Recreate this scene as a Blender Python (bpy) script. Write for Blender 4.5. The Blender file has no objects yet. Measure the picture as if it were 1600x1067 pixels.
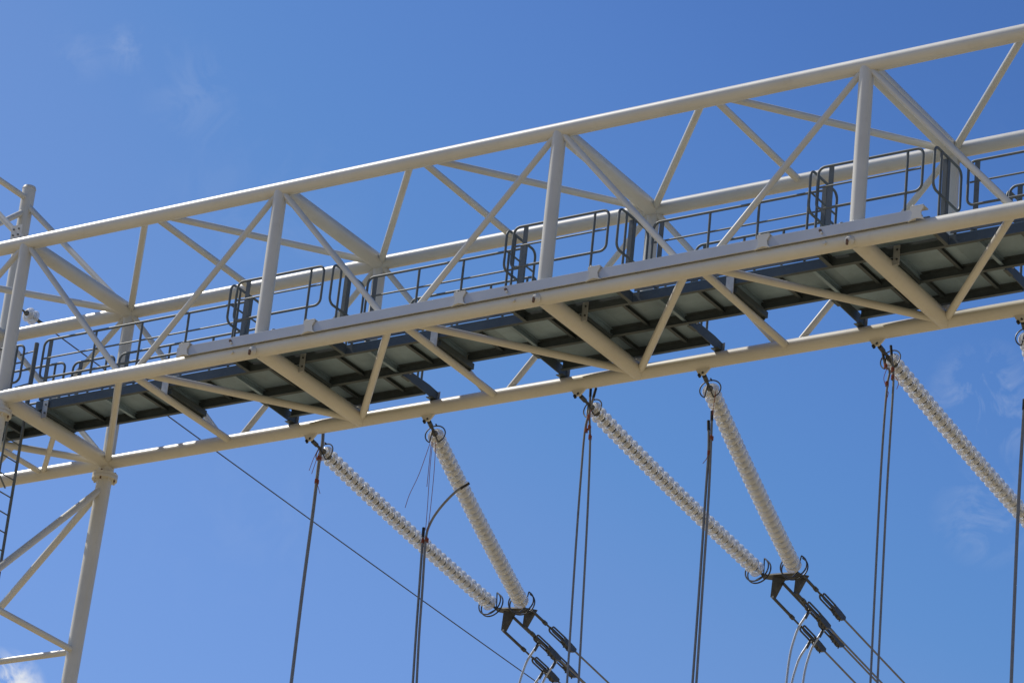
import bpy, bmesh, math, random
from mathutils import Vector, Matrix, Quaternion
random.seed(7)
sc = bpy.context.scene
col = sc.collection

# ------------------------------------------------------------------ camera
ZO = 23.27                                   # height of the lower chord axis above the ground
RIGHT = Vector((0.841898, 0.531219, 0.094939))
DOWN = Vector((-0.149885, 0.399200, -0.904530))
FWD = Vector((-0.518403, 0.747292, 0.415708))
CAM = Vector((35.49859, -37.88300, -21.66649 + ZO))
FPX = 5772.577                               # focal length in pixels of a 1600 px wide frame
cam = bpy.data.cameras.new('camera'); cam.sensor_width = 36; cam.lens = FPX / 1600 * 36
cam.clip_start = 0.5; cam.clip_end = 5000
cam_o = bpy.data.objects.new('camera', cam); col.objects.link(cam_o)
m = Matrix((RIGHT, -DOWN, -FWD)).transposed().to_4x4(); m.translation = CAM
cam_o.matrix_world = m
sc.camera = cam_o
def ray(u, v): return RIGHT * ((u - 800) / FPX) + DOWN * ((v - 533.5) / FPX) + FWD
def at_y(u, v, y):                           # photo pixel -> point on the upright plane at depth y
    d = ray(u, v); return CAM + d * ((y - CAM.y) / d.y)

# ------------------------------------------------------------------ world and sun
SUN_EL = math.radians(51); SUN_AZ = math.atan2(-0.998, -0.05)      # azimuth measured from +Y towards +X
w = bpy.data.worlds.new('World'); sc.world = w; w.use_nodes = True
nt = w.node_tree; nt.nodes.clear()
N = nt.nodes.new; LK = nt.links.new
sky = N('ShaderNodeTexSky'); sky.sky_type = 'NISHITA'; sky.sun_disc = False
sky.sun_elevation = SUN_EL; sky.sun_rotation = SUN_AZ % (2 * math.pi)
sky.altitude = 0; sky.air_density = 1.0; sky.dust_density = 0.6; sky.ozone_density = 2.2
tc = N('ShaderNodeTexCoord')
def math_node(op, a, b=None, clamp=False):
    n = N('ShaderNodeMath'); n.operation = op; n.use_clamp = clamp
    for i, s in enumerate((a, b)):
        if s is None: continue
        if isinstance(s, (int, float)): n.inputs[i].default_value = s
        else: LK(s, n.inputs[i])
    return n.outputs[0]
# thin cirrus: torn fractal wisps over the whole sky, denser in a few drifting patches
wn = N('ShaderNodeTexNoise'); wn.inputs['Scale'].default_value = 62; wn.inputs['Detail'].default_value = 9
wn.inputs['Roughness'].default_value = 0.62; wn.inputs['Distortion'].default_value = 1.1
LK(tc.outputs['Generated'], wn.inputs['Vector'])
wisp = math_node('MULTIPLY', math_node('SUBTRACT', wn.outputs[0], 0.46), 6.0, True)
pn = N('ShaderNodeTexNoise'); pn.inputs['Scale'].default_value = 5; pn.inputs['Detail'].default_value = 3
LK(tc.outputs['Generated'], pn.inputs['Vector'])
total = math_node('MULTIPLY', math_node('SUBTRACT', pn.outputs[0], 0.64, True), 0.4, True)
for d, rad, amp in (((-0.4096, 0.8153, 0.4094), 0.018, 0.30), ((-0.4136, 0.8262, 0.3826), 0.016, 0.18),
                    ((-0.589, 0.6548, 0.4736), 0.008, 0.16), ((-0.5985, 0.6479, 0.4711), 0.010, 0.08),
                    ((-0.5779, 0.6708, 0.4648), 0.016, 0.06), ((-0.6405, 0.7017, 0.3110), 0.0138, 2.4)):
    dn = N('ShaderNodeVectorMath'); dn.operation = 'DISTANCE'; LK(tc.outputs['Generated'], dn.inputs[0])
    dn.inputs[1].default_value = Vector(d).normalized()
    near = math_node('SUBTRACT', 1.0, math_node('DIVIDE', dn.outputs['Value'], rad), True)
    total = math_node('ADD', total, math_node('MULTIPLY', near, amp))
cov = math_node('MULTIPLY', total, wisp, True)
# deep, clear air: the same tone curve on the whole sky, unchanged where it is bright round the sun
def scale_col(sock, k):
    n = N('ShaderNodeVectorMath'); n.operation = 'SCALE'; LK(sock, n.inputs[0]); n.inputs['Scale'].default_value = k; return n.outputs[0]
cv = N('ShaderNodeRGBCurve'); LK(scale_col(sky.outputs[0], 0.0965), cv.inputs['Color'])
for ch, pts in enumerate((((0, 0), (.15, .070), (.168, .097), (.183, .118), (.192, .142), (.22, .178), (.4, .37), (1, 1)),
                          ((0, 0), (.232, .167), (.265, .232), (.291, .280), (.338, .337), (.6, .6), (1, 1)),
                          ((0, 0), (.405, .460), (.457, .585), (.495, .638), (.546, .730), (.8, .9), (1, 1)))):
    c = cv.mapping.curves[ch]
    for i, p in enumerate(pts):
        if i == 0: c.points[0].location = p
        elif i == len(pts) - 1: c.points[-1].location = p
        else: c.points.new(*p)
cv.mapping.update()
mix = N('ShaderNodeMixRGB'); LK(cov, mix.inputs[0]); LK(cv.outputs[0], mix.inputs[1])
mix.inputs[2].default_value = (.72, .76, .84, 1)
bg = N('ShaderNodeBackground'); bg.inputs[1].default_value = 0.10
LK(scale_col(mix.outputs[0], 10), bg.inputs[0])
wo = N('ShaderNodeOutputWorld'); LK(bg.outputs[0], wo.inputs[0])

sun = bpy.data.lights.new('sun', 'SUN'); sun.energy = 4.5; sun.angle = math.radians(0.53); sun.color = (1, 0.95, 0.87)
sun_o = bpy.data.objects.new('sun', sun); col.objects.link(sun_o)
sdir = Vector((math.cos(SUN_EL) * math.sin(SUN_AZ), math.cos(SUN_EL) * math.cos(SUN_AZ), math.sin(SUN_EL)))
sun_o.rotation_euler = (-sdir).to_track_quat('-Z', 'Y').to_euler(); sun_o.location = (0, 0, 60)
vs = sc.view_settings; vs.view_transform = 'Standard'; vs.look = 'None'; vs.exposure = 0.0; vs.gamma = 1
vs.use_curve_mapping = False

# ------------------------------------------------------------------ materials
def mat(name, colour, rough=0.5, metal=0.0, var=0.06, scale=3.0, bump=0.0, spec=0.5, dirt=None, dirt_amt=0.0, coords='Object', per_object=0.0):
    m = bpy.data.materials.new(name); m.use_nodes = True
    t = m.node_tree; b = t.nodes['Principled BSDF']; n = t.nodes.new
    b.inputs['Metallic'].default_value = metal; b.inputs['Specular IOR Level'].default_value = spec
    tcn = n('ShaderNodeTexCoord'); geo = n('ShaderNodeNewGeometry')
    src = geo.outputs['Position'] if coords == 'World' else tcn.outputs['Object']
    no = n('ShaderNodeTexNoise'); no.inputs['Scale'].default_value = scale; no.inputs['Detail'].default_value = 7
    no.inputs['Roughness'].default_value = 0.6
    t.links.new(src, no.inputs['Vector'])
    rp = n('ShaderNodeValToRGB'); rp.color_ramp.elements[0].position = 0.3; rp.color_ramp.elements[1].position = 0.7
    lo = [max(0, c * (1 - var)) for c in colour]; hi = [min(1, c * (1 + var)) for c in colour]
    rp.color_ramp.elements[0].color = (*lo, 1); rp.color_ramp.elements[1].color = (*hi, 1)
    t.links.new(no.outputs[0], rp.inputs[0])
    out = rp.outputs[0]
    if dirt:
        n2 = n('ShaderNodeTexNoise'); n2.inputs['Scale'].default_value = scale * 5; n2.inputs['Detail'].default_value = 9
        n2.inputs['Roughness'].default_value = 0.7
        t.links.new(src, n2.inputs['Vector'])
        r2 = n('ShaderNodeValToRGB'); r2.color_ramp.elements[0].position = 0.56; r2.color_ramp.elements[1].position = 0.72
        r2.color_ramp.elements[1].color = (dirt_amt, dirt_amt, dirt_amt, 1)
        t.links.new(n2.outputs[0], r2.inputs[0])
        mx = n('ShaderNodeMixRGB'); mx.inputs[2].default_value = (*dirt, 1)
        t.links.new(r2.outputs[0], mx.inputs[0]); t.links.new(out, mx.inputs[1]); out = mx.outputs[0]
    if per_object:
        oi = n('ShaderNodeObjectInfo'); mr = n('ShaderNodeMapRange')
        mr.inputs['To Min'].default_value = 1 - per_object; mr.inputs['To Max'].default_value = 1 + per_object
        t.links.new(oi.outputs['Random'], mr.inputs['Value'])
        mm = n('ShaderNodeMixRGB'); mm.blend_type = 'MULTIPLY'; mm.inputs[0].default_value = 1
        t.links.new(out, mm.inputs[1]); t.links.new(mr.outputs[0], mm.inputs[2]); out = mm.outputs[0]
    t.links.new(out, b.inputs['Base Color'])
    mr = n('ShaderNodeMapRange'); mr.inputs['To Min'].default_value = max(0.03, rough - 0.08); mr.inputs['To Max'].default_value = rough + 0.1
    t.links.new(no.outputs[0], mr.inputs['Value']); t.links.new(mr.outputs[0], b.inputs['Roughness'])
    if bump:
        bp = n('ShaderNodeBump'); bp.inputs['Strength'].default_value = bump; bp.inputs['Distance'].default_value = 0.004
        n3 = n('ShaderNodeTexNoise'); n3.inputs['Scale'].default_value = 60; n3.inputs['Detail'].default_value = 4
        t.links.new(src, n3.inputs['Vector']); t.links.new(n3.outputs[0], bp.inputs['Height']); t.links.new(bp.outputs[0], b.inputs['Normal'])
    return m
M = {}
M['paint'] = mat('cream_paint', (0.615, 0.592, 0.512), 0.34, var=0.07, scale=1.1, per_object=0.035, dirt=(0.42, 0.36, 0.27), dirt_amt=0.22, coords='World', bump=0.05)
M['strip'] = mat('pale_grey_strip', (0.50, 0.505, 0.50), 0.32, metal=0.15, var=0.05, scale=2, dirt=(0.45, 0.42, 0.36), dirt_amt=0.2, coords='World')
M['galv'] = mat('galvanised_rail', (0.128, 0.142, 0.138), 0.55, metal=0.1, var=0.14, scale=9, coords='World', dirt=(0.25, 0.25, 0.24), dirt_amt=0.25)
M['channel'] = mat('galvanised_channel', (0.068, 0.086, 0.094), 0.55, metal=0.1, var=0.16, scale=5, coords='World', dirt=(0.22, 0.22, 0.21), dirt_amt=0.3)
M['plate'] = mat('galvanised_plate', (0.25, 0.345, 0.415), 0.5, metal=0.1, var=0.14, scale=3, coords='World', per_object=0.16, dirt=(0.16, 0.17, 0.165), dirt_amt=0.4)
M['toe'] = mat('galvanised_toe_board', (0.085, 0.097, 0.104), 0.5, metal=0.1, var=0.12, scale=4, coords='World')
M['cleat'] = mat('bare_zinc_cleat', (0.42, 0.43, 0.42), 0.5, metal=0.2, var=0.15, scale=12, coords='World')
M['dark'] = mat('dark_forged_steel', (0.085, 0.088, 0.088), 0.5, metal=0.5, var=0.3, scale=14)
M['cap'] = mat('insulator_cap', (0.16, 0.16, 0.145), 0.5, metal=0.4, var=0.2, scale=20)
M['ring'] = mat('arcing_ring', (0.06, 0.063, 0.066), 0.4, metal=0.6, var=0.2, scale=12)
M['cable'] = mat('weathered_cable', (0.20, 0.205, 0.21), 0.5, metal=0.3, var=0.15, scale=8)
M['alu'] = mat('bright_aluminium', (0.52, 0.53, 0.53), 0.38, metal=0.6, var=0.12, scale=8)
M['rust'] = mat('rusty_bolt', (0.13, 0.07, 0.04), 0.8, var=0.3, scale=30)
M['rope'] = mat('red_rope', (0.23, 0.065, 0.04), 0.9, var=0.25, scale=40)
M['black'] = mat('black_tape', (0.012, 0.012, 0.013), 0.6, var=0.2, scale=30)
M['ground'] = mat('dry_gravel_ground', (0.31, 0.242, 0.135), 0.95, var=0.25, scale=0.05, coords='World', dirt=(0.2, 0.19, 0.10), dirt_amt=0.6)
M['concrete'] = mat('concrete_footing', (0.38, 0.37, 0.34), 0.9, var=0.12, scale=2, coords='World')
g = bpy.data.materials.new('toughened_glass'); g.use_nodes = True
gb = g.node_tree.nodes['Principled BSDF']
gb.inputs['Base Color'].default_value = (0.97, 0.965, 0.93, 1); gb.inputs['Roughness'].default_value = 0.04
gb.inputs['IOR'].default_value = 1.5; gb.inputs['Transmission Weight'].default_value = 0.50
M['glass'] = g

# ------------------------------------------------------------------ mesh helpers
def obj(name, bm, material, parent=None, loc=(0, 0, 0), smooth=True):
    me = bpy.data.meshes.new(name); bm.normal_update(); bm.to_mesh(me); bm.free()
    if smooth:
        for p in me.polygons: p.use_smooth = True
        me.set_sharp_from_angle(angle=math.radians(38))
    me.materials.append(material)
    return link(name, me, parent, loc)
def link(name, me, parent=None, loc=(0, 0, 0)):
    o = bpy.data.objects.new(name, me); col.objects.link(o); o.parent = parent; o.location = loc
    return o
def thing(name, label, cat, loc=(0, 0, 0), group=None):
    o = bpy.data.objects.new(name, None); col.objects.link(o); o.location = loc; o.empty_display_size = 0.3
    tag(o, label, cat, group); return o
def tag(o, label, cat, group=None):
    o['label'] = label; o['category'] = cat
    if group: o['group'] = group
def frame_of(d):
    d = d.normalized(); a = Vector((0, 0, 1)) if abs(d.z) < 0.9 else Vector((1, 0, 0))
    u = d.cross(a).normalized(); return u, d.cross(u).normalized()
def add_tube(bm, p0, p1, r0, r1=None, seg=20):
    r1 = r0 if r1 is None else r1
    p0 = Vector(p0); p1 = Vector(p1); u, v = frame_of(p1 - p0)
    a = [bm.verts.new(p0 + (u * math.cos(t) + v * math.sin(t)) * r0) for t in [2 * math.pi * i / seg for i in range(seg)]]
    b = [bm.verts.new(p1 + (u * math.cos(t) + v * math.sin(t)) * r1) for t in [2 * math.pi * i / seg for i in range(seg)]]
    for i in range(seg):
        j = (i + 1) % seg; bm.faces.new((a[i], b[i], b[j], a[j]))
    bm.faces.new(a); bm.faces.new(list(reversed(b)))
def add_sweep(bm, pts, r, seg=10, closed=False):
    pts = [Vector(p) for p in pts]; n = len(pts); rings = []
    def tan(i):
        if closed: return (pts[(i + 1) % n] - pts[i - 1]).normalized()
        return (pts[min(i + 1, n - 1)] - pts[max(i - 1, 0)]).normalized()
    t0 = tan(0); u, _ = frame_of(t0)
    for i in range(n):
        t = tan(i); u = t0.rotation_difference(t) @ u; u = (u - t * u.dot(t)).normalized(); v = t.cross(u); t0 = t
        rings.append([bm.verts.new(pts[i] + (u * math.cos(a) + v * math.sin(a)) * r) for a in [2 * math.pi * k / seg for k in range(seg)]])
    for i in range(n if closed else n - 1):
        A = rings[i]; B = rings[(i + 1) % n]
        for k in range(seg):
            bm.faces.new((A[k], A[(k + 1) % seg], B[(k + 1) % seg], B[k]))
    if not closed:
        bm.faces.new(list(reversed(rings[0]))); bm.faces.new(rings[-1])
def add_box(bm, lo, hi, bev=0.0):
    lo = Vector(lo); hi = Vector(hi)
    r = bmesh.ops.create_cube(bm, size=1, matrix=Matrix.Translation((lo + hi) / 2) @ Matrix.Diagonal((*(hi - lo), 1)))
    if bev:
        es = list({e for v in r['verts'] for e in v.link_edges})
        bmesh.ops.bevel(bm, geom=es, offset=bev, segments=1, affect='EDGES')
def add_prism(bm, outline, normal, thick):
    n = Vector(normal).normalized() * thick / 2; k = len(outline)
    a = [bm.verts.new(Vector(p) + n) for p in outline]; b = [bm.verts.new(Vector(p) - n) for p in outline]
    bm.faces.new(a); bm.faces.new(list(reversed(b)))
    for i in range(k):
        j = (i + 1) % k; bm.faces.new((a[j], a[i], b[i], b[j]))
def add_lathe(bm, prof, seg=20):                       # profile of (r, z) round the local z axis
    rings = [[bm.verts.new((r * math.cos(2 * math.pi * i / seg), r * math.sin(2 * math.pi * i / seg), z)) for i in range(seg)] for r, z in prof]
    for A, B in zip(rings, rings[1:]):
        for i in range(seg):
            j = (i + 1) % seg; bm.faces.new((A[i], A[j], B[j], B[i]))
    return rings
def B(): return bmesh.new()
def tube(name, p0, p1, r, material, parent, seg=20):   # one tube as one part, origin at its first end
    p0 = Vector(p0); p1 = Vector(p1); bm = B(); add_tube(bm, (0, 0, 0), p1 - p0, r, seg=seg)
    base = parent_origin(parent); return obj(name, bm, material, parent, p0 - base)
def box(name, lo, hi, material, parent, bev=0.0):
    lo = Vector(lo); hi = Vector(hi); c = (lo + hi) / 2; bm = B(); add_box(bm, lo - c, hi - c, bev)
    return obj(name, bm, material, parent, c - parent_origin(parent), smooth=False)
def parent_origin(p):
    v = Vector((0, 0, 0))
    while p is not None: v += p.location; p = p.parent
    return v
def sweep(name, pts, r, material, parent, seg=10, closed=False):
    p0 = Vector(pts[0]); bm = B(); add_sweep(bm, [Vector(p) - p0 for p in pts], r, seg, closed)
    return obj(name, bm, material, parent, p0 - parent_origin(parent))
def loop_path(a, b, zlo, zhi, rad, n=5):               # upright rounded rectangle between two ground points
    a = Vector(a); b = Vector(b); L_ = (b - a).length; e = (b - a) / L_
    P = []
    for cx, cz, t0 in ((L_ - rad, zhi - rad, 0), (rad, zhi - rad, 90), (rad, zlo + rad, 180), (L_ - rad, zlo + rad, 270)):
        for k in range(n + 1):
            t = math.radians(t0 + 90 * k / n)
            p = a + e * (cx + rad * math.cos(t)); P.append(Vector((p.x, p.y, cz + rad * math.sin(t))))
    return P
def smooth_path(pts, n=8):                             # Catmull-Rom through the points
    pts = [Vector(p) for p in pts]; out = []
    for i in range(len(pts) - 1):
        p0 = pts[max(i - 1, 0)]; p1 = pts[i]; p2 = pts[i + 1]; p3 = pts[min(i + 2, len(pts) - 1)]
        for k in range(n):
            t = k / n
            out.append(0.5 * ((2 * p1) + (p2 - p0) * t + (2 * p0 - 5 * p1 + 4 * p2 - p3) * t * t + (3 * p1 - p0 - 3 * p2 + p3) * t ** 3))
    out.append(pts[-1]); return out

# ------------------------------------------------------------------ the ground
bm = B()
vs_ = [bm.verts.new((3000 * math.cos(2 * math.pi * i / 64), 3000 * math.sin(2 * math.pi * i / 64), 0)) for i in range(64)]
bm.faces.new(vs_)
gr = obj('ground', bm, M['ground'], smooth=False); gr['kind'] = 'structure'

# ------------------------------------------------------------------ the gantry beam
H = 2.6; D = 2.6153; L = 4.82835; S = 2.6; NB = 5; XE = NB * L
def FT(x): return Vector((x, 0, ZO + H))
def FB(x): return Vector((x, 0, ZO))
def RT(x): return Vector((x, D, ZO + H))
def RB(x): return Vector((x, D, ZO))
beam = thing('gantry_beam', 'cream painted tubular box truss spanning above the hanging insulator strings', 'gantry', (0, 0, ZO))
RC, RV, RX, RD, RL = 0.110, 0.1, 0.121, 0.046, 0.055
for f in (FT, FB, RT, RB):
    tube('chord', f(-S - 0.35), f(XE + S + 0.35), RC, M['paint'], beam, 32)
nodes = [i * L for i in range(NB + 1)]
for x in [-S] + nodes + [XE + S]:
    if x in nodes:
        tube('vertical', FB(x), FT(x), RV, M['paint'], beam, 28); tube('vertical', RB(x), RT(x), RV * 0.97, M['paint'], beam, 28)
        tube('cross_beam', FT(x), RT(x), RX, M['paint'], beam, 28); tube('cross_beam', FB(x), RB(x), RX, M['paint'], beam, 28)
    else:
        tube('cross_beam', FT(x), RT(x), RX * 0.8, M['paint'], beam); tube('cross_beam', FB(x), RB(x), RX * 0.8, M['paint'], beam)
for i in range(NB):
    a, mid, b = nodes[i], nodes[i] + L / 2, nodes[i + 1]
    for p, q, r in ((FT(a) , FB(mid - 0.12), RD), (FB(mid + 0.12), FT(b), RD), (RT(a), RB(mid - 0.12), RD), (RB(mid + 0.12), RT(b), RD)):
        tube('diagonal', p, q, r, M['paint'], beam)
    for p, q in ((FT(mid - 0.1), RT(a)), (FT(mid + 0.18), RT(b)), (FT(mid + 0.06), RT(mid)), (FB(mid - 0.14), RB(a)), (FB(mid + 0.18), RB(b)), (FB(mid + 0.06), RB(mid))):
        tube('lateral_brace', p, q, RL if p.z < ZO + 1 else RL * 0.95, M['paint'], beam)
for x0, x1 in ((0, -S), (XE, XE + S)):                 # the short panels over the legs
    for p, q in ((FT(x0), FB(x1)), (FB(x0), FT(x1)), (RT(x0), RB(x1)), (RB(x0), RT(x1)), (RT(x0), FT(x1)), (RB(x0), FB(x1))):
        tube('diagonal', p, q, RD if p.y == q.y else RL, M['paint'], beam)
    xm = (x0 + x1) / 2
    tube('lateral_brace', RB(xm), (FB(x0) + RB(x0)) / 2, RL * 0.8, M['paint'], beam)
    tube('lateral_brace', RB(xm), FB(xm), RL * 0.8, M['paint'], beam)
    for f in (FT, RT):                                 # earth-wire peak
        top = f(x1) + Vector((0, 0, 2.72))
        tube('peak_post', f(x1) - Vector((0, 0, H)), top, 0.112, M['paint'], beam, 28)
        bm = B(); add_tube(bm, (0, 0, 0), (0, 0, 0.045), 0.118, 0.104, 28)
        obj('post_cap', bm, M['paint'], beam, top - Vector((0, 0, ZO + 0.02)))
        tube('peak_brace', top - Vector((0, 0, 0.3)), f(x0) + Vector((-0.12 if x0 == 0 else .12, 0, 0.1)), 0.05, M['paint'], beam)
    tube('peak_brace', FT(x1) + Vector((0, 0, 2.52)), RT(x1) + Vector((0, 0, 2.52)), 0.05, M['paint'], beam)
    tube('peak_brace', FT(x1), RT(x1) + Vector((0, 0, 2.3)), 0.05, M['paint'], beam)
    # gusset with bolts at the foot of the front peak brace
    gx = FT(x0) + Vector((-0.2 if x0 == 0 else .2, -0.058, 0.2))
    box('gusset', gx - Vector((0.10, 0.008, 0.12)), gx + Vector((0.10, 0.008, 0.12)), M['paint'], beam)
    for dx, dz in ((-.05, -.05), (.05, -.05), (-.05, .05), (.05, .05)):
        q = gx + Vector((dx, -0.008, dz)); tube('bolt', q, q - Vector((0, .016, 0)), 0.015, M['dark'], beam, 6)
# small lugs on the front lower chord beside each node, and suspension lugs under the rear chord
for x in nodes[1:]:
    q = FB(x - 0.04) + Vector((0, -RC + 0.004, -0.055))
    bm = B(); add_tube(bm, (0, 0, 0), (0, -0.05, -0.01), 0.075, 0.035, 14); lg = obj('lug', bm, M['paint'], beam, q - beam.location)
    box('shackle', q + Vector((-.012, -.075, -.085)), q + Vector((.012, -.045, -.01)), M['rust'], lg)
    q = FB(x - 0.4) + Vector((0, -RC + 0.004, -0.03)); tube('stud', q, q + Vector((0, -0.03, 0)), 0.022, M['paint'], beam, 10)

# ------------------------------------------------------------------ the lattice legs
def leg(x0, x1, label):
    t = thing('lattice_leg', label, 'lattice tower', ((x0 + x1) / 2, D / 2, 0), group=None)
    C4 = {}
    top = ZO - RC + 0.03
    lean = 0.0
    for kx, x in ((0, x0), (1, x1)):
        for ky, y in ((0, 0.0), (1, D)):
            C4[kx, ky] = lambda z, x=x, y=y: Vector((x + (x0 + x1 - 2 * x) * 0.018 * (ZO - z) / 3.1, y + (D / 2 - y) * 0.03 * (ZO - z) / 3.1, z))
            c = C4[kx, ky]
            tube('column', c(0.35), c(top), 0.12, M['paint'], t, 32)
            for z0, z1 in ((ZO - 0.25, ZO - 0.205), (ZO - 0.30, ZO - 0.255)):
                p = c((z0 + z1) / 2); fl = tube('flange', Vector((p.x, p.y, z0)), Vector((p.x, p.y, z1)), 0.2, M['paint'], t, 32)
            for k in range(8):
                a = k * math.pi / 4 + 0.3; q = c(ZO - 0.25) + Vector((math.cos(a), math.sin(a), 0)) * 0.165
                tube('bolt', q - Vector((0, 0, 0.085)), q + Vector((0, 0, 0.075)), 0.014, M['rust'] if k % 3 == 0 else M['paint'], t, 6)
            box('footing', c(0) + Vector((-.45, -.45, -0.3)), c(0) + Vector((.45, .45, 0.38)), M['concrete'], t, 0.03)
    z = ZO - 0.42; k = 0
    while z > 2.0:
        z2 = max(z - 2.7, 0.9)
        for (a, b) in (((0, 0), (0, 1)), ((1, 0), (1, 1)), ((0, 0), (1, 0)), ((0, 1), (1, 1))):
            ca, cb = C4[a], C4[b]
            # diagonals start high on the rear / first column and fall to the other one
            hi, lo = (cb, ca) if a[0] == b[0] else (ca, cb)
            if k % 2: hi, lo = lo, hi
            tube('brace', hi(z), lo(z2), 0.055, M['paint'], t, 16)
            tube('strut', ca(z2 - .02), cb(z2 - .02), 0.05, M['paint'], t, 16)
        z = z2 - .1; k += 1
    return t
leg(0.0, -S, 'cream tubular lattice leg with bolted flange below the truss, climbed by the grey ladder')
leg(XE, XE + S, 'cream tubular lattice leg without a ladder at the other end of the truss')

# ------------------------------------------------------------------ pale strip clamped on the front lower chord
st = thing('cover_strip', 'pale grey flat metal strip clamped along the top of the front lower chord', 'metal strip', (9.5, 0, ZO))
SX0, SX1 = 3.42, 15.42
box('strip', (SX0, -.150, ZO + .046), (SX1, -.128, ZO + .204), M['strip'], st, .003)
box('shade_flange', (SX0, -.127, ZO + .188), (SX1, .05, ZO + .203), M['strip'], st)  # added wide flange: keeps the sun off the chord top below the strip
for x in (3.48, 5.72, 8.29, 10.48, 13.1, 15.36):
    bm = B(); pr = [(-.12, .082), (-.055, .105), (0, .115), (.055, .105), (.12, .082), (.075, .13), (.062, .20), (.10, .268), (.095, .285), (-.095, .285), (-.10, .268), (-.062, .20), (-.075, .13)]
    add_prism(bm, [(px_, 0, pz_) for px_, pz_ in pr], (0, 1, 0), .022)
    cl = obj('clamp', bm, M['paint'], st, Vector((x + .08, -.164, ZO - .058)) - st.location, smooth=False)
    box('saddle', (x - .015, -.175, ZO + .2275), (x + .175, -.02, ZO + .244), M['paint'], cl, .004)
    q = Vector((x + .01, -.14, ZO + .243)); tube('saddle_bolt', q, q + Vector((0, 0, .03)), .016, M['paint'], cl, 8)
for x in (4.32, 9.05, 13.95):
    q = Vector((x + .08, -.1495, ZO + .145)); tube('bolt', q, q - Vector((0, .02, 0)), .02, M['rust'], st, 8)
    q = Vector((x + .1, -.1495, ZO + .11)); tube('bolt', q, q - Vector((0, .02, 0)), .016, M['paint'], st, 8)

# ------------------------------------------------------------------ the service walkway
ZB, ZD = ZO + 0.150, ZO + 0.290                      # underside of the channels, top of the channels
YF, YR = 0.84, 1.74
walk = thing('service_walkway', 'grey galvanised walkway with plate deck and handrails inside the truss', 'walkway', (0, YF, ZD))
def channel(name, p, q, flange_dir, h=0.14, wd=0.06, t_=0.009, parent=walk, material=None):
    """C-section between p and q (points on the web's foot); flanges point along flange_dir."""
    p = Vector(p); q = Vector(q); f = Vector(flange_dir).normalized(); up = Vector((0, 0, 1)); n = f
    bm = B()
    prof = [(0, 0), (wd, 0), (wd, t_), (t_, t_), (t_, h - t_), (wd, h - t_), (wd, h), (0, h)]
    a = [bm.verts.new(n * x + up * z) for x, z in prof]; b = [bm.verts.new((q - p) + n * x + up * z) for x, z in prof]
    k = len(prof)
    for i in range(k):
        j = (i + 1) % k; bm.faces.new((a[i], a[j], b[j], b[i]))
    for quad in ((0, 1, 2, 3), (0, 3, 4, 7), (4, 5, 6, 7)):
        bm.faces.new([a[i] for i in reversed(quad)]); bm.faces.new([b[i] for i in quad])
    bmesh.ops.recalc_face_normals(bm, faces=bm.faces)
    return obj(name, bm, material or M['channel'], parent, p - parent_origin(parent), smooth=False)
def plate(x0, x1, y0, y1, z=ZD):
    return box('deck_plate', (x0 + .0006, y0 + .002, z + .002), (x1 - .0006, y1 - .002, z + .008), M['plate'], walk)
XW0, XW1 = -0.05, XE
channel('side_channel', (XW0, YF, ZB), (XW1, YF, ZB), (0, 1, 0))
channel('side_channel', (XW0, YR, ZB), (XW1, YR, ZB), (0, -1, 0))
x = XW0; pl = 0.905
while x < XW1 - 0.05:
    x2 = min(x + pl, XW1); plate(x, x2, YF, YR)
    x = x2
k = 0; x = XW0 + 0.02
while x < XW1:                                        # transverse stiffeners under the deck
    big = (k % 2 == 0)
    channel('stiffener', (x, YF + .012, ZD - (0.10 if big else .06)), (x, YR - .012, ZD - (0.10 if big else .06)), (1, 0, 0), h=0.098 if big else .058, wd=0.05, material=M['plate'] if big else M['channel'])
    x += pl / 2 * 1.34; k += 1
def guard_rail(a, b, posts, zlo=0.42, zhi=1.05, mids=(0.75,), flat=(0,), thin=False):
    """looped tubular guard rail from a to b (x, y); posts at distances along it"""
    a = Vector((*a, 0)); b = Vector((*b, 0)); e = (b - a).normalized(); Ln = (b - a).length
    z = ZD + .008
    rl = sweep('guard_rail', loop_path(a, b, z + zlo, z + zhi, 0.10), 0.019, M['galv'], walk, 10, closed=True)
    for h in mids:
        sweep('mid_rail', [a + e * .03 + Vector((0, 0, z + h)), b - e * .03 + Vector((0, 0, z + h))], 0.014, M['galv'], rl, 8)
    for i, s in enumerate(posts):
        p = a + e * s
        if i in flat:
            bm = B(); n = Vector((-e.y, e.x, 0)); wv = e * 0.036; tv = n * 0.006
            for off, (hw, ht) in ((Vector((0, 0, 0)), (wv, tv)), (-e * .03 + n * .036, (e * .006, n * .036))):
                vv = [bm.verts.new(off + sx * hw + sy * ht + Vector((0, 0, zz))) for zz in (0, zhi - .01) for sx, sy in ((-1, -1), (1, -1), (1, 1), (-1, 1))]
                for f in ((3, 2, 1, 0), (4, 5, 6, 7), (0, 1, 5, 4), (1, 2, 6, 5), (2, 3, 7, 6), (3, 0, 4, 7)): bm.faces.new([vv[q] for q in f])
            obj('post', bm, M['galv'], rl, p + Vector((0, 0, z - .001)) - parent_origin(rl), smooth=False)
        else:
            tube('post', p + Vector((0, 0, z - .001)), p + Vector((0, 0, z + zhi - .01)), 0.019, M['galv'], rl, 10)
    return rl
def toe_board(x0, x1, y, dy):
    box('toe_board', (x0, min(y, y + dy), ZD + .017), (x1, max(y, y + dy), ZD + .125), M['toe'], walk)
    n = max(2, int((x1 - x0) / 1.5))
    for i in range(n + 1):
        xx = x0 + .06 + (x1 - x0 - .12) * i / n
        box('toe_bracket', (xx - .02, y - .016 if dy > 0 else y + .006, ZB + .03), (xx + .02, y - .006 if dy > 0 else y + .016, ZD + .13), M['cleat'] if i % 2 else M['channel'], walk)
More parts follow.
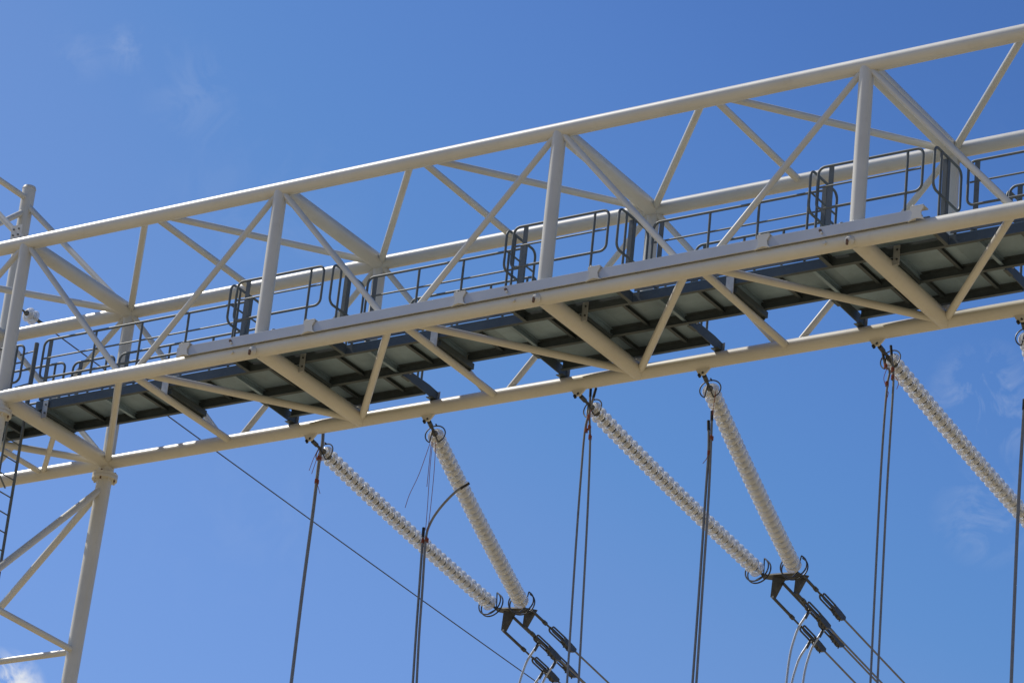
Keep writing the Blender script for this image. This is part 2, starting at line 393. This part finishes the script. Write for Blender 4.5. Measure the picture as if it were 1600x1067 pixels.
for i in range(NB + 1):
    x0 = nodes[i]
    if 0 < i < NB:
        # forward bay of the deck
        a, b = x0 - 0.86, x0 + 0.92; yb = 0.25
        channel('bay_channel', (a, yb, ZB), (b, yb, ZB), (0, 1, 0))
        channel('bay_beam', (a, yb + .012, ZB), (a, YF - .002, ZB), (1, 0, 0)); channel('bay_beam', (b, yb + .012, ZB), (b, YF - .002, ZB), (-1, 0, 0))
        plate(a, x0, yb, YF); plate(x0, b, yb, YF)
        guard_rail((x0 - .79, yb + .03), (x0 + .77, yb + .03), (.20, 1.33))
        guard_rail((a - .04, yb + .02), (a - .04, 1.02), (.22, .50), mids=(.72,), flat=(1,))
        guard_rail((b + .02, yb + .02), (b + .02, 1.06), (.20, .42), mids=(), flat=(1,))
        # rearward bay towards the rear chord
        c, d_ = x0 - 1.27, x0 + 1.30; yq = 2.46
        channel('bay_channel', (c + .06, yq, ZB), (d_ - .06, yq, ZB), (0, -1, 0))
        xs = [c, c + .85, x0 + .03 + .42, d_]
        for u0, u1 in zip(xs, xs[1:]): plate(u0, u1, YR, yq)
        for xx in (c + .8, x0 + .05, x0 + .85):
            channel('stiffener', (xx, YR + .012, ZD - .06), (xx, yq - .06, ZD - .06), (1, 0, 0), h=.058, wd=.05)
        for xx, sgn in ((c, 1), (d_, -1)):            # tapered outriggers that land on the rear chord
            bm = B(); add_prism(bm, [(0, YR + .003, ZB), (0, YR + .003, ZD), (0, yq, ZD), (0, D + .05, ZD - .02), (0, D + .05, ZO + RC + .012), (0, D - .10, ZO + RC + .012)], (1, 0, 0), .014)
            br = obj('outrigger', bm, M['channel'], walk, Vector((xx, 0, 0)) - walk.location, smooth=False)
            box('foot_plate', (xx - .06, D - .14, ZO + RC + .003), (xx + .06, D + .08, ZO + RC + .012), M['channel'], br)
            box('end_plate', (xx - .05, D + .052, ZO + RC + .013), (xx + .05, D + .060, ZD - .02), M['cleat'], br)
            box('lower_flange', (xx - .03, YR + .01, ZB - .016), (xx + .03, 1.95, ZB - .009), M['channel'], br)
            q = Vector((xx + .05, YR + .12, ZB + .07)); tube('bolt', q, q + Vector((.02, 0, 0)), .02, M['cleat'], br, 6)
        for a_, b_, ps in (((c + .05, yq - .03), (d_ - .05, yq - .03), (.15, .9, 1.65, 2.3)), ((c + .02, YR + .02), (c + .02, yq - .06), (.12, .5)), ((d_ - .02, YR + .02), (d_ - .02, yq - .06), (.12, .5))):
            guard_rail(a_, b_, ps)
        # cleats that fix the side channel to the cross beam
        bm = B()
    box('cleat', (x0 + .122, YF - .03, ZO - .02), (x0 + .215, YF - .018, ZD - .02), M['cleat'], walk)
    for dz in (.06, .2):
        q = Vector((x0 + .18, YF - .030, ZO + dz)); tube('bolt', q, q - Vector((0, .012, 0)), .016, M['dark'], walk, 6)
    box('bearer', (x0 - .10, YF + .07, ZO + .100), (x0 + .10, YR - .07, ZB - .002), M['channel'], walk)
    if i < NB:
        s0 = x0 + (1.14 if i else -0.10); s1 = nodes[i + 1] - (0.98 if i < NB - 1 else .2)
        n = 4 if i else 5
        st_ = [0.13 + (s1 - s0 - .4) * q / (n - 1) for q in range(n)]
        guard_rail((s0, YF + .03), (s1, YF + .03), st_, zlo=.40, mids=(.74,))
        toe_board(s0 + (-.2 if i else .1), s1 + .1, YF - .004, -.008)
        r0 = x0 + (1.34 if i else .72); r1 = nodes[i + 1] - 1.32
        guard_rail((r0, YR - .03), (r1, YR - .03), [.15 + (r1 - r0 - .3) * q / 3 for q in range(4)], zlo=.40, mids=(.74,))
        toe_board(r0, r1, YR + .004, .008)
        # hangers at mid bay
        xm = x0 + L / 2
        box('cleat', (xm - .02 + .02, YF - .03, ZO - .01), (xm + .12, YF - .018, ZD - .03), M['cleat'], walk)
        box('hanger', (xm + .02, YR + .004, ZO + .02), (xm + .10, YR + .016, ZD - .02), M['channel'], walk)
        box('bearer', (xm - .02, YF + .07, ZO + .058), (xm + .12, YR + .05, ZB - .002), M['channel'], walk)
# landing over the leg
channel('side_channel', (-S + .1, YF, ZB), (-.22, YF, ZB), (0, 1, 0)); channel('side_channel', (-S + .1, 1.66, ZB), (-.22, 1.66, ZB), (0, -1, 0))
for u0, u1 in ((-2.5, -1.7), (-1.7, -1.0), (-1.0, -.22)): plate(u0, u1, YF, 1.66)
for xx in (-2.4, -1.75, -.95, -.27): channel('stiffener', (xx, YF + .012, ZD - .10), (xx, 1.64, ZD - .10), (1, 0, 0), h=.098, wd=.05)
guard_rail((-2.4, YF + .03), (-.5, YF + .03), (.15, 1.0, 1.75)); guard_rail((-2.4, 1.63), (-.3, 1.63), (.15, 1.0, 1.9)); guard_rail((-.2, YR - .03), (.62, YR - .03), (.15, .66))
q = Vector((-.26, YF + .03, ZD)); tube('gate_post', q, q + Vector((0, 0, 1.04)), .036, M['galv'], walk, 14)
for z0 in (.35, .62, .9): tube('gate_bar', q + Vector((-.32, 0.02, z0)), q + Vector((-.03, 0.01, z0 + .02)), .012, M['galv'], walk, 8)

# ------------------------------------------------------------------ ladder up the leg
lad = thing('access_ladder', 'grey galvanised vertical ladder rising up the lattice leg to the walkway', 'ladder', (-.42, .84, 0))
for y in (.68, 1.04):
    tube('stile', (-.42, y, .02), (-.42, y, ZD + (.02 if y > 1 else -.2)), .024 if y > 1 else .018, M['galv'], lad, 12)
for k in range(int((ZO - .1) / .29)):
    z = .35 + k * .29; tube('rung', (-.42, .68, z), (-.42, 1.04, z), .011, M['galv'], lad, 8)
for z in (6, 12, 17, 20, 22.2): tube('standoff', (-.42, .86, z), (-.1, .3, z), .014, M['galv'], lad, 8)

# ------------------------------------------------------------------ insulator strings
PITCH, ND = 0.146, 33
gl = B()
prof = [(.034, .030), (.055, .027), (.085, .033), (.108, .045), (.121, .058), (.1275, .071), (.1270, .078), (.1215, .077), (.113, .064),
        (.098, .053), (.085, .048), (.083, .066), (.077, .066), (.074, .045), (.055, .042), (.034, .043)]
rg = add_lathe(gl, prof, 22)
for i in range(22): gl.faces.new((rg[-1][i], rg[-1][(i + 1) % 22], rg[0][(i + 1) % 22], rg[0][i]))
bmesh.ops.recalc_face_normals(gl, faces=gl.faces)
me_glass = bpy.data.meshes.new('disc'); gl.to_mesh(me_glass); gl.free(); me_glass.materials.append(M['glass'])
for p in me_glass.polygons: p.use_smooth = True
cp = B(); add_lathe(cp, [(.001, -.030), (.022, -.030), (.034, -.022), (.043, .0), (.046, .035), (.040, .040), (.030, .044), (.012, .05), (.010, .118), (.001, .118)], 12)
bmesh.ops.recalc_face_normals(cp, faces=cp.faces)
me_cap = bpy.data.meshes.new('cap'); cp.to_mesh(me_cap); cp.free(); me_cap.materials.append(M['cap'])
for p in me_cap.polygons: p.use_smooth = True
def ring_pts(c, u, v, r, a0=0, a1=360, n=28):
    k = n if a1 - a0 >= 360 else n + 1
    return [c + (u * math.cos(math.radians(a0 + (a1 - a0) * i / n)) + v * math.sin(math.radians(a0 + (a1 - a0) * i / n))) * r for i in range(k)]
def insulator(P, Q, label, lower_ring=True):
    """tension string from the lug P under the rear chord to the yoke point Q"""
    P = Vector(P); Q = Vector(Q); Ln = (Q - P).length; d = (Q - P).normalized(); pitch = (Ln - .34 - .14) / ND
    t = thing('insulator_string', label, 'insulator', P, 'glass insulator strings hung from the rear chord')
    sag = .045
    def pos(s): f = s / Ln; return P + d * s - Vector((0, 0, 4 * sag * f * (1 - f)))
    bm = B(); add_prism(bm, [Vector(q) for q in ((-.13, 0, .085), (.13, 0, .085), (.05, 0, -.005), (.02, 0, -.03), (-.05, 0, -.03), (-.08, 0, 0))], (0, 1, 0), .03)
    obj('lug_plate', bm, M['paint'], t, (0, 0, 0), smooth=False)
    tube('pin', P + Vector((-.06, -.02, -.02)), P + Vector((-.035, -.02, -.06)), .022, M['black'], t, 8)
    # chain of shackles
    for k, (s0, s1, r) in enumerate(((-.02, .08, .020), (.06, .17, .034), (.16, .30, .022))):
        tube('shackle', pos(s0), pos(s1), r, M['dark'], t, 10)
    s = .33
    for k in range(ND):
        a = pos(s); b = pos(s + .01); q = (b - a).normalized().to_track_quat('Z', 'Y')
        o = link('disc', me_glass, t, a - P); o.rotation_mode = 'QUATERNION'; o.rotation_quaternion = q @ Quaternion((0, 0, 1), random.random() * 6); o.scale = (1.0, 1.0, pitch / PITCH)
        c = link('cap', me_cap, o)
        s += pitch
    u = d.cross(Vector((0, 0, 1))).normalized(); v = u.cross(d)
    # racket-shaped arcing ring at the truss end
    c0 = pos(.37)
    r1 = sweep('arcing_ring', ring_pts(c0, u, v, .155, -65, 245), .010, M['ring'], t, 8)
    for a in (-65, 245):
        e = c0 + (u * math.cos(math.radians(a)) + v * math.sin(math.radians(a))) * .155
        tube('ring_arm', e, pos(.25), .009, M['ring'], r1, 8)
    tube('ring_tip', c0 + v * .15, c0 + v * .15 - d * .05, .012, M['black'], r1, 8)
    # double grading ring at the line end
    for off, rr in ((-.22, .205), (-.15, .205)):
        c1 = pos(Ln + off)
        r2 = sweep('grading_ring', ring_pts(c1, u, v, rr, 120, 420), .0118, M['ring'], t, 8)
    for a in (120, 270, 60):
        e = (u * math.cos(math.radians(a)) + v * math.sin(math.radians(a))) * .205
        tube('ring_arm', pos(Ln - .22) + e, pos(Ln - .02), .010, M['ring'], r2, 8)
    tube('socket', pos(s - .04), pos(Ln), .022, M['dark'], t, 10)
    return t
Z0 = ZO - RC - .07
PA = {1: (3.92, 6.05), 2: (8.66, 10.72), 3: (13.47, 15.64)}
QQ = {}
for k in (1, 2):
    qa = {1: (4.12, 7.72, -1.06), 2: (8.99, 7.70, -1.11)}[k]; qb = {1: (4.77, 7.54, -1.19), 2: (9.63, 7.58, -1.19)}[k]
    QQ[k] = (Vector(qa) + Vector((0, 0, ZO)), Vector(qb) + Vector((0, 0, ZO)))
QQ[3] = tuple(q + Vector((4.74, 0, -.08)) for q in QQ[2])
LBL = {(1, 0): 'glass insulator string joining the truss closest to the lattice leg, roped cable at its top',
       (1, 1): 'glass insulator string crossed by a cable with a bent-over free end',
       (2, 0): 'glass insulator string with two cables fanning apart below its top ring',
       (2, 1): 'glass insulator string beside two cut cable ends of unequal height',
       (3, 0): 'glass insulator string with two parallel cables roped to its top ring',
       (3, 1): 'glass insulator string hung at the chord farthest from the lattice leg'}
for k in (1, 2, 3):
    for j in (0, 1):
        insulator((PA[k][j], D, Z0), QQ[k][j], LBL[k, j])

# ------------------------------------------------------------------ yokes, bundle conductors and jumper leads
CD = Vector((0, 1, -.15)).normalized()
WHERE = {1: 'of the line anchored nearest the lattice leg', 2: 'of the middle line', 3: 'of the line farthest from the lattice leg'}
def yoke(k):
    qa, qb = QQ[k]; qc = (qa + qb) / 2
    t = thing('yoke_plate', 'dark steel yoke joining two glass strings ' + WHERE[k], 'yoke', qc, 'yokes at the string ends')
    n = (qb - qa).cross(CD).normalized(); e = (qb - qa).normalized()
    bm = B(); add_prism(bm, [Vector(p) for p in (-e * .36 - CD * .04, e * .36 - CD * .04, e * .40 + CD * .10, e * .05 + CD * .16, -e * .12 + CD * .16, -e * .38 + CD * .06)], n, .024)
    obj('yoke_bar', bm, M['dark'], t, (0, 0, 0), smooth=False)
    ends = []
    for dx, dzl in ((-.14, -.33), (.26, -.31)):
        bm = B(); add_prism(bm, [Vector((.04, .0, .0)), Vector((.20, .10, -.02)), Vector((.04, .10, dzl)), Vector((-.0, .04, dzl + .01))], (0.35, 1, 0), .022)
        obj('hanger_plate', bm, M['dark'], t, (dx - .04, .02, -.0), smooth=False)
    return t
def conductor(k, off, link_len, label, has_jumper):
    qc = (QQ[k][0] + QQ[k][1]) / 2 + Vector(off)
    t = thing('line_conductor', label, 'conductor', qc, 'bundled line conductors')
    p1 = qc + CD * link_len * .62; p2 = qc + CD * link_len; p3 = p2 + CD * .70
    u = CD.cross(Vector((0, 0, 1))).normalized(); v = u.cross(CD).normalized()
    if v.z < 0: v = -v
    tube('link_rod', qc - CD * .02, p1 + CD * .02, .024, M['dark'], t, 10)
    tube('link_eye', p1 - CD * .03, p1 + CD * .05, .034, M['dark'], t, 10)
    tube('turnbuckle', p1, p2 + CD * .02, .016, M['dark'], t, 10)
    # dead-end clamp: keel-shaped body with two side straps
    b0 = p2 - qc
    bm = B(); add_prism(bm, [b0 + v * .03 + CD * .34, b0 + v * .05 + CD * .40, b0 + v * .045 + CD * .56, b0 + v * .03 + CD * .72, b0 - v * .03 + CD * .72, b0 - v * .08 + CD * .60, b0 - v * .06 + CD * .40, b0 - v * .03 + CD * .34], u, .075)
    cl = obj('dead_end_clamp', bm, M['dark'], t, (0, 0, 0), smooth=False)
    c0 = p2 + CD * .19
    for sd in (-1, 1):                                   # paired straps with an open slot between them
        lp = [c0 + u * .028 * sd + CD * (.17 * (1 if math.cos(a) > 0 else -1) + .055 * math.cos(a)) + v * .043 * math.sin(a) for a in [math.radians(5 + 10 * i) for i in range(36)]]
        sweep('strap', lp, .015, M['dark'], cl, 6, closed=True)
    for s in (.40, .50, .60):
        q = p2 + CD * s - v * .05; tube('u_bolt', q, q - v * .06, .012, M['dark'], cl, 6)
    # conductor: gentle catenary away from the gantry
    pts = [];
    for i in range(41):
        s = 60 * i / 40; q = p3 - CD * .05 + Vector((0, s, -.15 * s + .0009 * s * s)); pts.append(q)
    sweep('wire', pts, .0155, M['cable'], t, 8)
    return p2, p3, v
OFF = (((.38, 0.04, -.06), .62, 'upper outer'), ((.26, .06, -.31), .36, 'lower inner'), ((.0, .12, -.11), 1.25, 'upper inner'), ((-.14, .06, -.33), .98, 'lower outer'))
for k in (1, 2, 3):
    yoke(k)
    for j, (o, ll, nm) in enumerate(OFF):
        desc = {0: 'conductor with short link, clear of the others', 1: 'conductor with the shortest link, lower strand', 2: 'conductor with the longest link, upper strand', 3: 'conductor lowest in the bundle'}[j]
        p2, p3, v = conductor(k, o, ll, desc + ' ' + WHERE[k], True)
        if j == 0: continue
        # aluminium jumper lead hanging from the clamp
        s = p2 + CD * (.10 if j != 3 else .3) - v * .06
        bend = smooth_path([s, s + Vector((-.05, -.04, -.10)), s + Vector((-.17, -.1, -.42)), s + Vector((-.24, -.14, -1.1)), s + Vector((-.26, -.15, -3.2)), s + Vector((-.3, -.2, -8)), s + Vector((-.3, -.3, .05 - s.z))], 8)
        jl = sweep('jumper_lead', bend, .019, M['alu'], None, 8)
        tag(jl, {1: 'bright aluminium lead hanging from the shortest-link clamp', 2: 'bright aluminium lead hanging from the longest-link clamp', 3: 'bright aluminium lead hanging from the lowest clamp'}[j] + ' ' + WHERE[k], 'cable', 'jumper leads below the clamps')
        lg = tube('terminal_lug', s + v * .04, s + Vector((-.05, -.04, -.12)), .026, M['dark'], jl, 8)

# ------------------------------------------------------------------ cables tied up under the chord
def dropper(pts, label, r=.0185, tape=True, ties=(), tails=()):
    path = smooth_path([at_y(u, v, 2.9) for u, v in pts], 6)
    a, b = path[-2], path[-1]; e = (b - a).normalized()
    foot = path[-1].copy(); foot.z = 0.02
    path += [path[-1].lerp(foot, f) for f in (.3, .65, 1)]
    t = sweep('hanging_cable', path, r, M['cable'], None, 8)
    tag(t, label, 'cable', 'cables hanging from the truss')
    if tape:
        d = (path[1] - path[0]).normalized(); tube('taped_end', path[0] - d * .01, path[0] + d * .14, r * 1.25, M['black'], t, 8)
    for u, v in ties:
        c = at_y(u, v, 2.9); d = Vector((0, 0, 1))
        sweep('rope_tie', [c + Vector((math.cos(a) * (r + .003), math.sin(a) * (r + .003), -.035 + a * .0028)) for a in [i * .7 for i in range(36)]], .008, M['rope'], t, 6)
    for tp in tails:
        sweep('rope_tail', smooth_path([at_y(u, v, 2.86) for u, v in tp], 5), .0045, M['rope'], t, 6)
    return t
dropper([(505, 657), (504, 690), (498, 725), (489, 800), (473, 920), (455, 1067)], 'thick cable roped to the string closest to the lattice leg', r=.026,
        ties=((499, 716), (495, 752)), tails=(((498, 700), (490, 716), (483, 735)), ((499, 705), (493, 722), (487, 740)), ((495, 752), (497, 760), (500, 771))))
dropper([(662, 825), (660, 850), (655, 920), (650, 990), (645, 1067)], 'cable with blunt taped end hanging beside the bent-over cable', ties=((661, 845),),
        tails=(((676, 690), (672, 730), (668, 790), (665, 828)), ((672, 692), (655, 740), (640, 772), (633, 793)), ((674, 690), (671, 720), (667, 760))))
dropper([(732, 755), (712, 768), (688, 793), (672, 818), (665, 845), (660, 920), (655, 990), (651, 1067)], 'cable whose loose end bends over towards the glass string', ties=((667, 843),),
        tails=(((681, 690), (678, 740), (672, 800), (668, 830)),))
dropper([(931, 607), (922, 640), (914, 672), (908, 740), (900, 850), (886, 1067)], 'cable slanting away from its roped twin under the fanned pair', r=.0165, ties=((916, 672),), tails=(((924, 640), (919, 655), (916, 672)),))
dropper([(923, 606), (921, 645), (922, 690), (919, 780), (913, 900), (904, 1067)], 'cable hanging plumb with long red binding under the fanned pair', r=.0165, ties=((920, 652), (921, 668), (922, 683)))
dropper([(1107, 658), (1107, 705), (1102, 780), (1094, 900), (1082, 1067)], 'shorter of two cut cables bound together by red tape', ties=((1108, 708),), tails=(((1107, 710), (1103, 718), (1098, 724)),))
dropper([(1112.5, 643), (1111, 690), (1107, 780), (1099, 900), (1088, 1067)], 'taller of two cut cables bound together by red tape', ties=((1112, 684),), tails=(((1118, 612), (1117, 622), (1115, 634), (1113, 648)),))
dropper([(1379, 548), (1383, 572), (1390, 580), (1386, 605), (1380, 680), (1373, 800), (1360, 1067)], 'roped cable of a parallel pair, pale upper half', r=.0165, ties=((1384, 572), (1386, 600)), tails=(((1386, 575), (1381, 590), (1383, 600)), ((1385, 610), (1388, 614), (1384, 628))))
dropper([(1392, 541), (1394, 565), (1396, 595), (1391, 680), (1384, 800), (1371, 1067)], 'plumb cable of a parallel pair with red rope tail', r=.0165, ties=((1395, 578), (1395, 590)), tails=(((1399, 588), (1404, 598), (1401, 608)),))
dropper([(1601, 625), (1599, 660), (1594, 740), (1589, 840), (1580, 1067)], 'thick taped cable hanging at the string farthest from the leg', r=.024)

# ------------------------------------------------------------------ earth wire
ew = thing('earth_wire', 'thin wire running out from the post behind the truss, single glass disc at its start', 'wire', (-2.55, D + .11, ZO + 3.2))
p0 = Vector((-2.55, D + .10, ZO + 3.2)); 
tube('eye_link', p0, Vector((-2.55, 2.98, ZO + 3.19)), .018, M['dark'], ew, 8)
for yy in (2.97, 3.09):
    o = link('disc', me_glass, ew, Vector((-2.55, yy, ZO + 3.19)) - ew.location); o.rotation_mode = 'QUATERNION'; o.rotation_quaternion = Vector((0, 1, -.05)).to_track_quat('Z', 'Y')
    link('cap', me_cap, o)
tube('dead_end', (-2.55, 3.2, ZO + 3.19), (-2.55, 3.62, ZO + 3.165), .03, M['dark'], ew, 8)
def ewz(y): s = y - 3.3; return ZO + 3.185 - .057 * s + .00045 * s * s
sweep('wire', [(-2.55, y, ewz(y)) for y in [3.3 + i * 1.6 for i in range(40)]], .0105, M['dark'], ew, 6)
